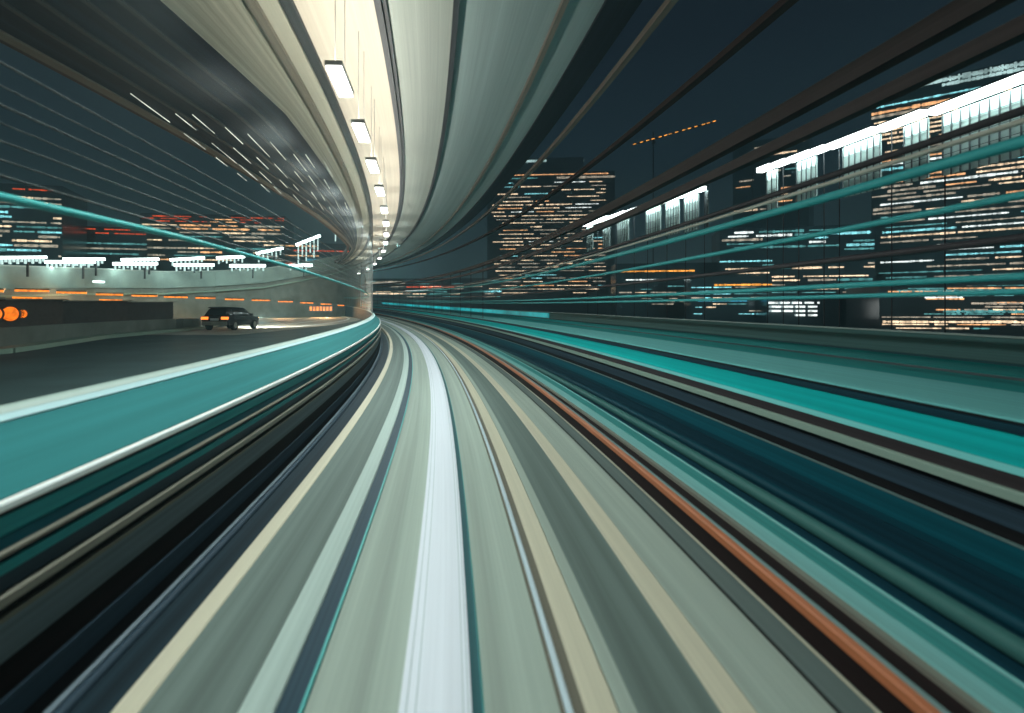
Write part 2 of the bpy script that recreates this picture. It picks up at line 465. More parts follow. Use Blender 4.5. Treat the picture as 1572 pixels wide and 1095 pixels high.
lb('slate_band', -2.53, -1.985, -1.745, 'slate2')
lb('base_band', -2.55, -2.20, -1.985, 'blackred')
lb('foot_band', -2.53, -2.37, -2.20, 'ink')
lb('black_band', -2.55, -2.50, -2.37, 'blackred')
lb('foot_strip', -2.50, -2.594, -2.50, 'slate2')
t = thing('floor_cable', 'dark cable on the gutter floor below the left parapet', 'cable', 'gutter cables')
sweep('cable_body', circ(-2.47, -2.55, .045), M['ink'], t, smooth=True)
t = thing('floor_duct', 'flat blue-black duct beside the left running beam', 'duct')
sweep('duct_lid', rect(-2.40, -2.06, -2.598, -2.52), M['ductlid'], t)
sweep('duct_edge', rect(-2.058, -1.975, -2.598, -2.53), M['slate'], t)

t = thing('hand_tube', 'single teal tube running outside the glass above the left parapet', 'tube rail')
sweep('tube_body', circ(-3.34, lerp([(-10, .80), (4, .81), (7, .86), (12, .86), (20, .80), (40, .7), (80, .6), (225, .6)]), .034), M['tube'], t, smooth=True, s1=120)
for i, (y, r) in enumerate(((92, .012), (128, .009), (158, .012), (186, .008), (214, .010), (243, .009), (268, .012))):
    z = (472.3 - y) * 4.46 / 873
    t = thing('overhead_wire', 'thin grey wire strung outside the glass, %s from the top of the left sky' % ('first', 'second', 'third', 'fourth', 'fifth', 'sixth', 'seventh')[i], 'wire', 'wires outside the glass screen')
    sweep('wire', circ(-3.6, z, r, 6), M['wire'], t, s0=-4, s1=110)
# clear noise screen on the left parapet
t = thing('glass_screen', 'tall clear noise screen rising from the left parapet to the deck', 'glass screen')
sweep('glass', rect(-3.09, -3.07, -.70, 6.02), M['glass'], t, s0=-10, s1=150)
for s in range(40, 130, 3):
    m = MB(); m.bar(P(s, -3.08, -.68), P(s, -3.08, 6.0), .04); m.build('mullion', M['housing'], t)

# ------------------------------------------------------------------ deck overhead
ZC = 6.11
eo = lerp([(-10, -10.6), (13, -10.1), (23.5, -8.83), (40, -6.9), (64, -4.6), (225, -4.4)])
ei = lerp([(-10, -6.3), (11.3, -5.77), (18.5, -4.9), (38, -4.42), (64, -4.2), (225, -4.1)])  # edge of the bright zone: light falloff put into the soffit colours
em = lambda s: min(-3.33, max(ei(s) + .12, -4.0))
t = thing('bridge_deck', 'curved bridge deck underside above the track, cream on its left, dark on its right', 'bridge deck')
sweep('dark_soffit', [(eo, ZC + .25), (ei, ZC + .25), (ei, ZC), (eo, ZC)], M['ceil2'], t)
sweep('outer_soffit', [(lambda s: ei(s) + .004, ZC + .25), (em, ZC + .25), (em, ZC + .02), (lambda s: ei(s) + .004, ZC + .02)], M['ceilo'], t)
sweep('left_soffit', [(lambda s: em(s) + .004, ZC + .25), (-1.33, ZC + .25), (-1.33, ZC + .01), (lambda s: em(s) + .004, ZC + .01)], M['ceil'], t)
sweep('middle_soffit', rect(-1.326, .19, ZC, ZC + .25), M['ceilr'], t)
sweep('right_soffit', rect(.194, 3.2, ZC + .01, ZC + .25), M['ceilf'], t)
def gird(x0, x1, dz, mt): sweep('girder', rect(x0, x1, ZC - dz, ZC + .005), M[mt], t)
gird(-3.30, -3.06, .10, 'girder')
gird(-1.44, -1.30, .12, 'girder'); gird(-1.27, -1.20, .08, 'girder')
gird(.13, .25, .12, 'girder')
gird(2.28, 2.40, .10, 'girder2')
gird(3.15, 3.86, .06, 'girder3')
sweep('outrigger_beam', rect(4.38, 4.53, ZC - .10, ZC + .05), M['girder2'], t)
sweep('outrigger_beam', rect(6.70, 6.92, ZC - .08, ZC + .08), M['chord'], t)
gird(-3.98, -3.78, .10, 'girder2')
sweep('edge_beam', [(lambda s: eo(s) - .02, ZC - .05), (lambda s: eo(s) + .3, ZC - .05), (lambda s: eo(s) + .3, ZC - .002), (lambda s: eo(s) - .02, ZC - .002)], M['girder2'], t)
sweep('edge_beam', [(lambda s: eo(s) - .45, ZC + .1), (lambda s: eo(s) - .22, ZC + .1), (lambda s: eo(s) - .22, ZC + .45), (lambda s: eo(s) - .45, ZC + .45)], M['chord'], t)
for a in (1.2, 2.0, 2.9, 3.6):
    sweep('rib', [(lambda s, a=a: eo(s) + a * (ei(s) - eo(s)) / 4.4, ZC - .06), (lambda s, a=a: eo(s) + a * (ei(s) - eo(s)) / 4.4 + .1, ZC - .06),
                  (lambda s, a=a: eo(s) + a * (ei(s) - eo(s)) / 4.4 + .1, ZC - .002), (lambda s, a=a: eo(s) + a * (ei(s) - eo(s)) / 4.4, ZC - .002)], M['girder'], t)

# lamps under the deck
ordw = ['first', 'second', 'third', 'fourth', 'fifth', 'sixth', 'seventh', 'eighth', 'ninth', 'tenth', 'eleventh', 'twelfth',
        'thirteenth', 'fourteenth', 'fifteenth', 'sixteenth', 'seventeenth', 'eighteenth', 'nineteenth', 'twentieth']
def deck_lamp(s, X, Z, i):
    vis = s > 9
    lab = ('white deck lamp on hangers, %s in view from the camera along the left soffit' % ordw[i]) if vis else 'unseen white deck lamp above the viewer, added to light the near track'
    t = thing('deck_lamp', lab, 'lamp', 'lamps hanging under the deck')
    m = MB(); h = .68
    def seg(x0, x1, z0, z1, a, b): return [P(a, x0, z0), P(a, x1, z0), P(b, x1, z0), P(b, x0, z0), P(a, x0, z1), P(a, x1, z1), P(b, x1, z1), P(b, x0, z1)]
    m.hexa(seg(X - .145, X + .145, Z + .02, Z + .10, s - h, s + h)); m.build('housing', M['housing'], t)
    m = MB(); m.hexa(seg(X - .125, X + .125, Z - .03, Z + .018, s - h + .03, s + h - .03)); m.build('diffuser', M['lampwhite'], t)
    for a in (-.5, .5):
        m = MB(); m.bar(P(s + a, X, Z + .10), P(s + a, X, ZC - .002), .012); m.build('hanger', M['housing'], t)
    th = _h(s)
    area('downlight', P(s, X, Z - .06), (0, 0, th), .3, 1.5, 140, (.86, 1.0, .98), t)
    area('uplight', P(s, X, Z + .16), (math.pi, 0, th), .3, 3.0, 78, (1.0, .92, .79), t)
i = 0
for s in (1.6, 5.6):  # out-of-view lamps, added to light the near track
    deck_lamp(s, -1.92, 4.0, 0)
for s in (10.2, 13.2, 16.4, 20, 24, 28, 32.5, 37, 43, 50, 58, 68, 80):
    deck_lamp(s, -1.92 - max(0, s - 13) * .012, 4.0, i); i += 1

# glowing streaks standing in for window reflections, under the dark soffit
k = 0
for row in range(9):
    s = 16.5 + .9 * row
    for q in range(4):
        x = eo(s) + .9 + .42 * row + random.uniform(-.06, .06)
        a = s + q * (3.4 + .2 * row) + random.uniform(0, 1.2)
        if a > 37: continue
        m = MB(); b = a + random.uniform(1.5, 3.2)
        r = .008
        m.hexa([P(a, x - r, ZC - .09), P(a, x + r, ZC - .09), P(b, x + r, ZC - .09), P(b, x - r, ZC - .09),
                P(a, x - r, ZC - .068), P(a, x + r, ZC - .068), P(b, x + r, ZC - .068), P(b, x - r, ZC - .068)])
        if 'winreflect' not in M: M['winreflect'] = glow('window_reflection', (.95, 1.0, .85), .75, .5, .8)
        tag(m.build('reflection_streak', M['winreflect']), 'thin pale glowing streak standing for a window reflection below the dark left soffit', 'strip lamp', 'thin reflection streaks under the dark soffit')

# ------------------------------------------------------------------ floodlit screens on the right
def flood(sa, sb, X, panel, lab, Z=6.55, slats=True, hgt=2.1):
    t = thing('floodlit_screen', lab, 'light screen', 'floodlit screens along the outer road')
    m = MB()
    m.hexa([P(sa, X - .42, Z), P(sa, X - .12, Z), P(sb, X - .12, Z), P(sb, X - .42, Z),
            P(sa, X - .42, Z + .22), P(sa, X - .12, Z + .22), P(sb, X - .12, Z + .22), P(sb, X - .42, Z + .22)])
    m.build('light_bar', M['lampcool'], t)
    m = MB(); m.hexa([P(sa, X - .44, Z + .222), P(sa, X + .05, Z + .222), P(sb, X + .05, Z + .222), P(sb, X - .44, Z + .222),
            P(sa, X - .44, Z + .27), P(sa, X + .05, Z + .27), P(sb, X + .05, Z + .27), P(sb, X - .44, Z + .27)])
    m.build('hood', M['post'], t)
    for s in (sb - .06,):
        m = MB(); m.bar(P(s, X + .1, -15), P(s, X + .1, Z + .25), .03); m.build('post', M['post'], t)
    if panel:
        a, b = panel
        m = MB()
        m.hexa([P(a, X, Z - hgt), P(a, X + .04, Z - hgt), P(b, X + .04, Z - hgt), P(b, X, Z - hgt),
                P(a, X, Z - .02), P(a, X + .04, Z - .02), P(b, X + .04, Z - .02), P(b, X, Z - .02)])
        m.build('panel', M['screen'], t)
        m = MB(); n_ = max(2, int((b - a) / .28))
        for q in range(n_ + 1):
            s = a + (b - a) * q / n_
            m.bar(P(s, X - .03, Z - hgt), P(s, X - .03, Z - .05), .035)
        for zz in (.45, .95, 1.4):
            m.bar(P(a, X - .03, Z - zz), P(b, X - .03, Z - zz), .018)
        m.build('lattice', M['lattice'], t)
    sm = (sa + sb) / 2
    area('flood', P(sm, X - .2, Z - .03), (0, math.radians(-14), _h(sm)), .2, (sb - sa), 17 * (sb - sa), (.85, 1.0, .97), t)
xr = lerp([(14, 17.3), (16.8, 17.1), (25, 16.5), (31, 15.95), (46, 14.5)])
segs = [(44.0, 45.4, (44.1, 45.3)), (41.2, 43.9, (41.4, 42.6)), (38.7, 41.1, (38.8, 40.6)), (37.1, 38.6, None), (34.9, 37.0, (35.0, 36.9)), (33.0, 34.8, (33.1, 34.7)),
        (31.2, 32.9, (31.3, 32.8)), (30.5, 31.1, (30.5, 30.7)),
        (25.5, 26.4, (25.5, 26.2)), (24.6, 25.4, None), (23.2, 24.5, (23.25, 24.4)), (22.5, 23.1, None), (20.2, 22.4, (20.25, 22.0)), (18.4, 20.1, (18.5, 19.4)), (13.5, 18.3, (14, 18.2))]
desc = ['farthest floodlit lattice screen near the tall tower', 'floodlit lattice screen with a narrow panel, second from the tall tower', 'floodlit lattice screen, third from the tall tower',
        'short light bar without a panel among the far screens', 'floodlit lattice screen in the middle of the far row', 'floodlit lattice screen, third from the near end of the far row',
        'floodlit lattice screen, second from the near end of the far row', 'tiny light bar ending the far row of screens',
        'first small floodlit lattice screen of the near row', 'short light bar without a panel beside the first near screen', 'floodlit lattice screen, second of the near row',
        'short light bar without a panel in the near row', 'wide floodlit lattice screen in front of the right tower', 'floodlit screen second from the right picture edge',
        'longest white light bar running out of the picture on the right']
for (a, b, p_), d_ in zip(segs, desc):
    flood(a, b, xr((a + b) / 2), p_, d_)

# ------------------------------------------------------------------ left road, median, ramp wall, amber lamps
RZ = -1.45
def px(x, y, d): return ((x - 705.25) / 873 * d, d, (472.3 - y) / 873 * d)
zr = lambda d: (lambda s: RZ + d - VG * s * s / 2)
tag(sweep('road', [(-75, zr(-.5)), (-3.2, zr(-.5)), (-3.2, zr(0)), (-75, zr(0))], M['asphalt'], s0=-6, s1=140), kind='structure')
def strip(name, pts, w0, z, mat, h=.004):
    m = MB()
    for (a, b) in zip(pts, pts[1:]):
        m.hexa([(a[0] - w0, a[1], z - h), (a[0] + w0, a[1], z - h), (b[0] + w0, b[1], z - h), (b[0] - w0, b[1], z - h),
                (a[0] - w0, a[1], z), (a[0] + w0, a[1], z), (b[0] + w0, b[1], z), (b[0] - w0, b[1], z)])
    return m.build(name, mat)
# curving slip road, its lamp-lit brightness put into a pale colour
cv = []
for i in range(25):
    a = i / 24
    d = 30 + 70 * a
    cv.append((-15.2 - 7 * a * a * 1.2 + 2.4 * math.sin(a * 3.1), d))
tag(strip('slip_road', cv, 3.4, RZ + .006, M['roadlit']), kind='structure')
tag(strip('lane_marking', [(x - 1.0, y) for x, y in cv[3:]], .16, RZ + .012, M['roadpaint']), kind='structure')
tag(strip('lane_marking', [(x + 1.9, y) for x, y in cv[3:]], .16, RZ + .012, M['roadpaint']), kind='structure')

# median island: low wall with rounded nose and a dark panel fence on it
nose = [px(-260, 500, 15)[:2], px(-120, 500, 17)[:2], px(0, 500, 20)[:2], px(100, 500, 25)[:2], px(200, 500, 31)[:2], px(270, 500, 36.5)[:2]]
cx, cy = px(270, 500, 38.2)[:2]
for i in range(9):
    a = -math.pi / 2 + math.pi * i / 8
    nose.append((cx + 1.5 * math.cos(a), cy + 1.6 * math.sin(a)))
back = [(cx - 14, cy + 2.5), (cx - 40, cy + 3)]
poly = nose + back + [(-60, 14)]
def prism(name, pts, z0, z1, mat, parent, inset=0):
    n_ = len(pts)
    m = MB(); m.poly([(x, y, z0) for x, y in pts] + [(x, y, z1) for x, y in pts],
                     [(i, (i + 1) % n_, n_ + (i + 1) % n_, n_ + i) for i in range(n_)] + [tuple(range(n_, 2 * n_)), tuple(reversed(range(n_)))])
    return m.build(name, mat, parent)
t = thing('median_island', 'grey concrete median with a rounded nose between the left road lanes', 'median')
prism('island_body', poly, RZ - .1, -.72, M['medconc'], t)
t = thing('panel_fence', 'long dark panel fence standing on the grey median, ending square by the car', 'fence')
for i in range(5):
    a, b = nose[i], nose[i + 1]
    m = MB(); o_ = .35
    m.hexa([(a[0] - o_, a[1] + o_, -.72), (b[0] - o_, b[1] + o_, -.72), (b[0] - o_ - .3, b[1] + o_ + .3, -.72), (a[0] - o_ - .3, a[1] + o_ + .3, -.72),
            (a[0] - o_, a[1] + o_, .27), (b[0] - o_, b[1] + o_, .34), (b[0] - o_ - .3, b[1] + o_ + .3, .34), (a[0] - o_ - .3, a[1] + o_ + .3, .27)])
    m.build('panel', M['panelblk'], t)
    for zz in (-.45, -.2, .05):
        m = MB(); m.bar((a[0] - .3, a[1] + .28, zz), (b[0] - .3, b[1] + .28, zz), .06); m.build('rail', M['panelblk'], t)
    m = MB(); m.bar((a[0] - .36, a[1] + .36, .30), (b[0] - .36, b[1] + .36, .36), .5, .05); m.build('cap', M['medconc'], t)
t = thing('lane_kerb', 'pale teal kerb line along the near side of the grey median', 'kerb')
kp = [px(-200, 545, 14.5), px(0, 541, 18.4), px(150, 520, 27), px(280, 506, 36), px(312, 500, 41), px(340, 492, 52)]
m = MB()
for a, b in zip(kp, kp[1:]):
    m.bar((a[0] + .3, a[1] - .3, RZ + .08), (b[0] + .3, b[1] - .3, RZ + .08), .75, .16)
m.build('kerb_stone', M['greenrail'], t)
# round amber beacons on the fence
for xx, rr, lab in ((-9, 10.5, 'round amber beacon cut by the left picture edge'), (16, 11, 'big round amber beacon on the dark panel fence'), (35, 6, 'narrow latticed amber beacon right of the big round one')):
    d = 19.6 + max(0, xx) * .045
    c = px(xx, 482, d)
    t = thing('warning_beacon', lab, 'beacon', 'amber beacons on the panel fence')
    r = rr / 873 * d
    m = MB(); m.cyl((c[0], c[1], c[2]), (c[0] + .04, c[1] - .12, c[2]), r, 20, r * .9); m.build('lens', M['amber2'], t)
    m = MB(); m.cyl((c[0] - .05, c[1] + .12, c[2]), (c[0] - .002, c[1] + .004, c[2]), r * 1.12, 20); m.build('housing', M['post'], t)
    if xx == 35:
        m = MB()
        for q in (-1, 0, 1):
            m.bar((c[0] + .045 - r * .8, c[1] - .15, c[2] + q * r * .6 - .08), (c[0] + .045 + r * .8, c[1] - .15, c[2] + q * r * .6 + .08), .018)
            m.bar((c[0] + .045 - r * .8, c[1] - .155, c[2] + q * r * .6 + .08), (c[0] + .045 + r * .8, c[1] - .155, c[2] + q * r * .6 - .08), .018)
        m.build('lattice', M['post'], t)

# far ramp wall that climbs to the right
wl = [(-300, 36, 408), (0, 50, 409), (130, 60, 413), (250, 70, 418), (330, 77, 417), (406, 82, 413), (460, 87, 405), (517, 92, 394), (553, 97, 383)]
t = thing('ramp_wall', 'curved concrete ramp wall behind the amber lamps, climbing to the right', 'ramp wall')
def wallstrip(name, zt, zb, off, th_, mat):
    m = MB()
    for (x0, d0, y0), (x1, d1, y1) in zip(wl, wl[1:]):
        A, B = px(x0, y0, d0), px(x1, y1, d1)
        za0, za1, zb0, zb1 = zb(A[2]), zb(B[2]), zt(A[2]), zt(B[2])
        m.hexa([(A[0], A[1] - off, za0), (B[0], B[1] - off, za1), (B[0], B[1] - off + th_, za1), (A[0], A[1] - off + th_, za0),
                (A[0], A[1] - off, zb0), (B[0], B[1] - off, zb1), (B[0], B[1] - off + th_, zb1), (A[0], A[1] - off + th_, zb0)])
    return m.build(name, mat, t)
wallstrip('wall_face', lambda z: z, lambda z: z - 2.0, 0, .5, M['wallconc'])
wallstrip('coping', lambda z: z + .14, lambda z: z + .01, .12, .7, M['capgrey'])
wallstrip('lower_wall', lambda z: z - 2.01, lambda z: RZ - .3, -.25, .5, M['medconc'])
wallstrip('ledge', lambda z: z - 2.55, lambda z: z - 2.75, .05, .29, M['greenrail'])
# amber lamps along it
lx = [(-30, 446), (43, 446), (105, 449), (164, 452), (218, 454), (267, 456), (313, 457.5), (358, 459.5), (399, 461), (437, 463), (470, 465), (500, 467), (523, 469)]
wd = [21, 20, 18, 16.5, 16, 15, 13, 12.5, 12.5, 10, 9, 7.5, 4.5]
for i, ((x, y), hw) in enumerate(zip(lx, wd)):
    d = 48 + (x / 553) * 40 if x > 0 else 46
    c = px(x, y, d - 1.2); hw_ = hw / 873 * d
    t = thing('amber_lamp', 'long amber lamp on the ramp wall, %s from the left' % ordw[i], 'lamp', 'amber lamps along the ramp wall')
    m = MB(); m.bar((c[0] - hw_, c[1], c[2]), (c[0] + hw_, c[1] + hw_ * .8, c[2] - hw_ * .03), .12, .17); m.build('tube', M['amber'], t)
    m = MB(); m.bar((c[0] - hw_, c[1] + .1, c[2] + .16), (c[0] + hw_, c[1] + .1 + hw_ * .8, c[2] + .13), .5, .08); m.build('hood', M['post'], t)
    if i % 2 == 1:
        area('amber_light', (c[0], c[1] - .6, c[2] - .2), (math.radians(-35), 0, 0), 2.5, .3, 520, (1.0, .50, .20), t)
for x, y, hw, d in ((42, 457, 22, 40), (170, 460.5, 17, 50)):
    c = px(x, y, d)
    m = MB(); m.bar((c[0] - hw / 873 * d, d, c[2]), (c[0] + hw / 873 * d, d, c[2] - .05), .15, .13)
    tag(m.build('marker_lamp', M['amber']), 'slim amber marker lamp below the amber row, %s' % ('nearest the left edge' if x < 100 else 'further from the left edge'), 'lamp', 'slim marker lamps')
c = px(493, 474, 60)
t = thing('amber_sign', 'small blocky amber light board low on the ramp near the track', 'light board')
m = MB(); m.box(c, (1.25, .1, .30)); m.build('board', M['post'], t)
m = MB()
for q in range(7): m.box((c[0] - 1.05 + q * .35, c[1] - .13, c[2]), (.12, .03, .22))
m.build('lamps', M['amber'], t)
c0, c1 = px(28, 428, 55), px(160, 433, 62)
tag(MB().build('x', None) if False else (lambda m: (m.bar(c0, c1, .14, .14), m.build('tube_light', M['lampcool']))[1])(MB()), 'thin white tube light along the ramp wall', 'tube light')

# comb lights: a bright bar, the lit ribs below it made as glowing rods
M['rod'] = glow('glowing_rib', (.72, 1.0, .97), .9)
def comb(x0, x1, y, h, d, lab, rise=0):
    t = thing('comb_lamp', lab, 'lamp', 'comb shaped white lamps above the ramp wall')
    wd_ = lambda x: 50 + .075 * x if x > 0 else 50 + .047 * x
    A, B = px(x0, y, wd_(x0) - 1.6), px(x1, y - rise, wd_(x1) - 1.6)
    d = wd_((x0 + x1) / 2)
    m = MB(); m.bar(A, B, .3, 4.0 / 873 * d); m.build('light_bar', M['lampcool'], t)
    m = MB(); n_ = max(4, int((x1 - x0) / 6))
    hz = h / 873 * d
    for q in range(n_):
        f = (q + .5) / n_
        p_ = [A[j] + (B[j] - A[j]) * f for j in range(3)]
        m.bar((p_[0], p_[1] - .05, p_[2] - .15), (p_[0], p_[1] - .05, p_[2] - hz * (1 - .3 * (q % 2))), .16)
    m.build('rods', M['rod'], t)
    if x1 - x0 > 34:
        area('comb_light', ((A[0] + B[0]) / 2, (A[1] + B[1]) / 2 - .8, A[2] - .3), (math.radians(-8), 0, 0), (x1 - x0) / 873 * d, .3, 85, (.78, 1.0, .92), t)
    m = MB(); xm = (A[0] + B[0]) / 2
    ym = (A[1] + B[1]) / 2
    zm = (A[2] + B[2]) / 2
    m.bar((xm, ym + .1, zm), (xm, ym + 1.75, zm - .25), .14); m.bar((xm, ym + 1.78, zm - 1.6), (xm, ym + 1.78, zm - .1), .16); m.build('post', M['post'], t)
for a in [(-40, 70, 396, 10, 95, 'longest comb lamp, cut by the left picture edge', 1), (98, 160, 398, 10, 100, 'upper comb lamp, second from the left edge', 0), (70, 145, 402, 9, 92, 'lower comb lamp, first from the left edge', 0),
          (187, 243, 399, 9, 105, 'upper comb lamp in the left third of its row', 1), (174, 241, 405, 9, 96, 'lower comb lamp below the one in the left third', 0),
          (262, 313, 399, 9, 108, 'upper comb lamp right of the middle of the row', 3), (268, 328, 407, 9, 97, 'lower comb lamp right of the middle of the row', 0),
          (333, 375, 396, 9, 110, 'upper comb lamp second from the right end', 2), (353, 407, 408, 8, 98, 'lower comb lamp second from the right end', 0),
          (394, 434, 389, 14, 104, 'tilted comb lamp below the rising glass edge', 8), (443, 479, 408, 7, 99, 'small lower comb lamp at the right end of the row', 1),
          (455, 491, 376, 30, 90, 'tall comb lamp with long hanging rods, rising to the right', 14), (513, 530, 338, 34, 84, 'highest comb lamp close to the bright soffit', 18)]:
    comb(a[0], a[1], a[2], a[3], a[4], a[5], a[6])

# ------------------------------------------------------------------ car
def car():
    t = thing('car', 'dark hatchback with glowing orange tail lamps on the curved left road', 'car')
    paint = plain('dark_car_paint', (0.06, 0.06, 0.065), .25, .5, .1)
    chrome = plain('car_trim', (.55, .52, .46), .3, .6, .1)
    tyre = plain('tyre', (.02, .02, .02), .8)
    dglass = plain('car_glass', (.02, .025, .03), .08)
    # side outline (y forward, z) lofted across x with tumblehome
    low = [(-2.1, .32), (-2.15, .62), (-2.08, .92), (2.02, .86), (2.15, .62), (2.1, .3)]
    def loft(sec, name, mat):
        m = MB(); n_ = len(sec[0][1])
        for x, o_ in sec: m.v += [(x, y, z) for y, z in o_]
        for k_ in range(len(sec) - 1):
            for i_ in range(n_):
                m.f.append((k_ * n_ + i_, k_ * n_ + (i_ + 1) % n_, (k_ + 1) * n_ + (i_ + 1) % n_, (k_ + 1) * n_ + i_))
        m.f.append(tuple(range(n_))); m.f.append(tuple((len(sec) - 1) * n_ + i_ for i_ in reversed(range(n_))))
        o = m.build(name, mat, t, True)
        return o
    def sc2(o_, f, dy=0): return [(y * f, z) for y, z in o_]
    o = loft([(-.9, sc2(low, .93)), (-.86, low), (.86, low), (.9, sc2(low, .93))], 'body', paint)
    bv = o.modifiers.new('bevel', 'BEVEL'); bv.width = .06; bv.segments = 2
    cab = [(-2.0, .90), (-1.72, 1.36), (-1.35, 1.48), (.3, 1.46), (.75, 1.3), (1.25, .88)]
    o = loft([(-.84, [(y * .97, .88 + (z - .88) * .1) for y, z in cab]), (-.68, [(y * .96, z - .05) for y, z in cab]), (-.55, cab), (.55, cab), (.68, [(y * .96, z - .05) for y, z in cab]), (.84, [(y * .97, .88 + (z - .88) * .1) for y, z in cab])], 'cabin', paint)
    m = MB(); m.hexa([(-.62, -1.97, .98), (.62, -1.97, .98), (.62, -1.93, .98), (-.62, -1.93, .98), (-.52, -1.77, 1.34), (.52, -1.77, 1.34), (.52, -1.73, 1.34), (-.52, -1.73, 1.34)])
    m.build('rear_window', dglass, t)
    for sd in (-1, 1):
        m = MB(); m.hexa([(sd * .80, -1.5, .96), (sd * .80, .85, .96), (sd * .77, .85, .96), (sd * .77, -1.5, .96), (sd * .70, -1.35, 1.34), (sd * .70, .35, 1.34), (sd * .67, .35, 1.34), (sd * .67, -1.35, 1.34)])
        m.build('side_window', dglass, t)
        m = MB(); m.box((sd * .66, -2.13, .78), (.22, .05, .08)); m.build('tail_lamp', M['carred'], t)
        for y in (-1.3, 1.35):
            w_ = MB(); w_.cyl((sd * .74, y, .32), (sd * .93, y, .32), .32, 18); wo_ = w_.build('wheel', tyre, t)
            w_ = MB(); w_.cyl((sd * .90, y, .32), (sd * .94, y, .32), .19, 14); w_.build('rim', chrome, wo_)
        m = MB(); m.box((sd * .97, .75, .98), (.09, .06, .07)); m.build('mirror', paint, t)
    m = MB(); m.box((0, -2.16, .46), (.82, .06, .12)); m.build('bumper', chrome, t)
    m = MB(); m.box((0, -2.17, .70), (.27, .02, .07)); m.build('plate', M['roadpaint'], t)
    m = MB(); m.hexa([(-.6, -1.85, 1.40), (.6, -1.85, 1.40), (.6, -1.6, 1.45), (-.6, -1.6, 1.45), (-.6, -1.88, 1.44), (.6, -1.88, 1.44), (.6, -1.6, 1.49), (-.6, -1.6, 1.49)])
    m.build('roof_spoiler', paint, t)
    for sd in (-1, 1):
        m = MB(); m.box((sd * .62, 2.09, .68), (.18, .05, .08)); m.build('headlamp', M['lampwhite'], t)
    for sd in (-1, 1):
        d = bpy.data.lights.new('headlight', 'SPOT'); d.energy = 9000; d.spot_size = math.radians(75); d.spot_blend = .8; d.color = (1, .93, .8); d.shadow_soft_size = .08
        o = bpy.data.objects.new('headlight', d); C.objects.link(o); o.parent = t
        o.location = (sd * .62, 2.2, .68); o.rotation_euler = (math.radians(79), 0, 0)
    return t
M['carred'] = glow('tail_lamp', (1.0, .22, .03), 2.2)
ct = car()
ct.location = (-15.0, 37.5, RZ + .01)
ct.rotation_euler = (0, 0, math.radians(-6))

# ------------------------------------------------------------------ city
WIN = {'cream': glow('window_cream', (1.0, .74, .48), 1.45, .5, .35), 'dim': glow('window_dim', (.80, .70, .54), .62, .5, .35),
       'orange': glow('window_orange', (1.0, .50, .22), 1.3, .5, .35), 'white': glow('window_white', (.85, .95, .92), 1.5, .5, .35),
       'cyan': glow('window_cyan', (.30, .88, .95), 1.2, .5, .35), 'teal': glow('window_teal', (.18, .60, .60), .6, .5, .35), 'red': glow('window_red', (1.0, .10, .025), .9, .5, .35),
       'crown': glow('window_crown', (.62, .92, .90), .85, .5, .12), 'blue': glow('window_blue', (.08, .55, .85), .7, .4, .3), 'amber': glow('window_amber', (1.0, .40, .06), 1.5, .5, .4)}
def building(label, xa, da, xb_, db, ytop, depth, body, rows, roof=(), cat='building', name='office_tower'):
    """facade corner A at pixel column xa, distance da (m); rows: (y at corner A, [(f0, f1, colour, thickness m)])"""
    t = thing(name, label, cat)
    ax, bx = (xa - 705.25) / 873 * da, (xb_ - 705.25) / 873 * db
    u = Vector((bx - ax, db - da, 0)); L = u.length; u /= L
    nrm = Vector((u.y, -u.x, 0))
    if nrm.y > 0: nrm = -nrm
    A = Vector((ax, da, 0))
    zt = (472.3 - ytop) / 873 * da
    def q(f, z, o_): v = A + u * (L * f) + nrm * o_; return (v.x, v.y, z)
    def slab(f0, f1, z0, z1, o0, o1):
        m = MB(); m.hexa([q(f0, z0, o1), q(f1, z0, o1), q(f1, z0, o0), q(f0, z0, o0), q(f0, z1, o1), q(f1, z1, o1), q(f1, z1, o0), q(f0, z1, o0)]); return m
    slab(0, 1, -15, zt, -depth, 0).build('wall', body, t)
    for f0, f1, y1, y0 in roof:
        slab(f0, f1, (472.3 - y0) / 873 * da + .01, (472.3 - y1) / 873 * da, -depth * .8, -.5).build('penthouse', body, t)
    ribs = [(y, r_) for y, rib in rows for r_ in rib]
    ribs.sort(key=lambda r_: -(r_[1][1] - r_[1][0]) * r_[1][3])
    rest = {}
    for k_, (y, (f0, f1, colr, th_)) in enumerate(ribs):
        z = (472.3 - y) / 873 * da
        if True:
            m = MB() if k_ < 95 else rest.setdefault(colr, MB())
            f = f0
            while f < f1:
                w_ = random.choice((.9, 1.2, 1.6, 2.4, 3.6)) / L
                g_ = min(f1, f + w_)
                hh = th_ * random.uniform(.6, 1.1)
                m.hexa([q(f, z - hh / 2, .3), q(g_, z - hh / 2, .3), q(g_, z - hh / 2, .02), q(f, z - hh / 2, .02), q(f, z + hh / 2, .3), q(g_, z + hh / 2, .3), q(g_, z + hh / 2, .02), q(f, z + hh / 2, .02)])
                f = g_ + random.choice((.3, .5, .9)) / L
            if m.v:
                m.hexa([q(f0, z - th_ * .2, .1), q(f1, z - th_ * .2, .1), q(f1, z - th_ * .2, .02), q(f0, z - th_ * .2, .02), q(f0, z + th_ * .2, .1), q(f1, z + th_ * .2, .1), q(f1, z + th_ * .2, .02), q(f0, z + th_ * .2, .02)])  # added glowing strip through the panes, reads as a light streak
                if k_ < 95: m.build('window', WIN[colr], t)
    if rest:
        allm = None
        fo = None
        for colr, m in rest.items():
            o = m.build('small_windows', WIN[colr], t); tag(o, kind='stuff')
    return t
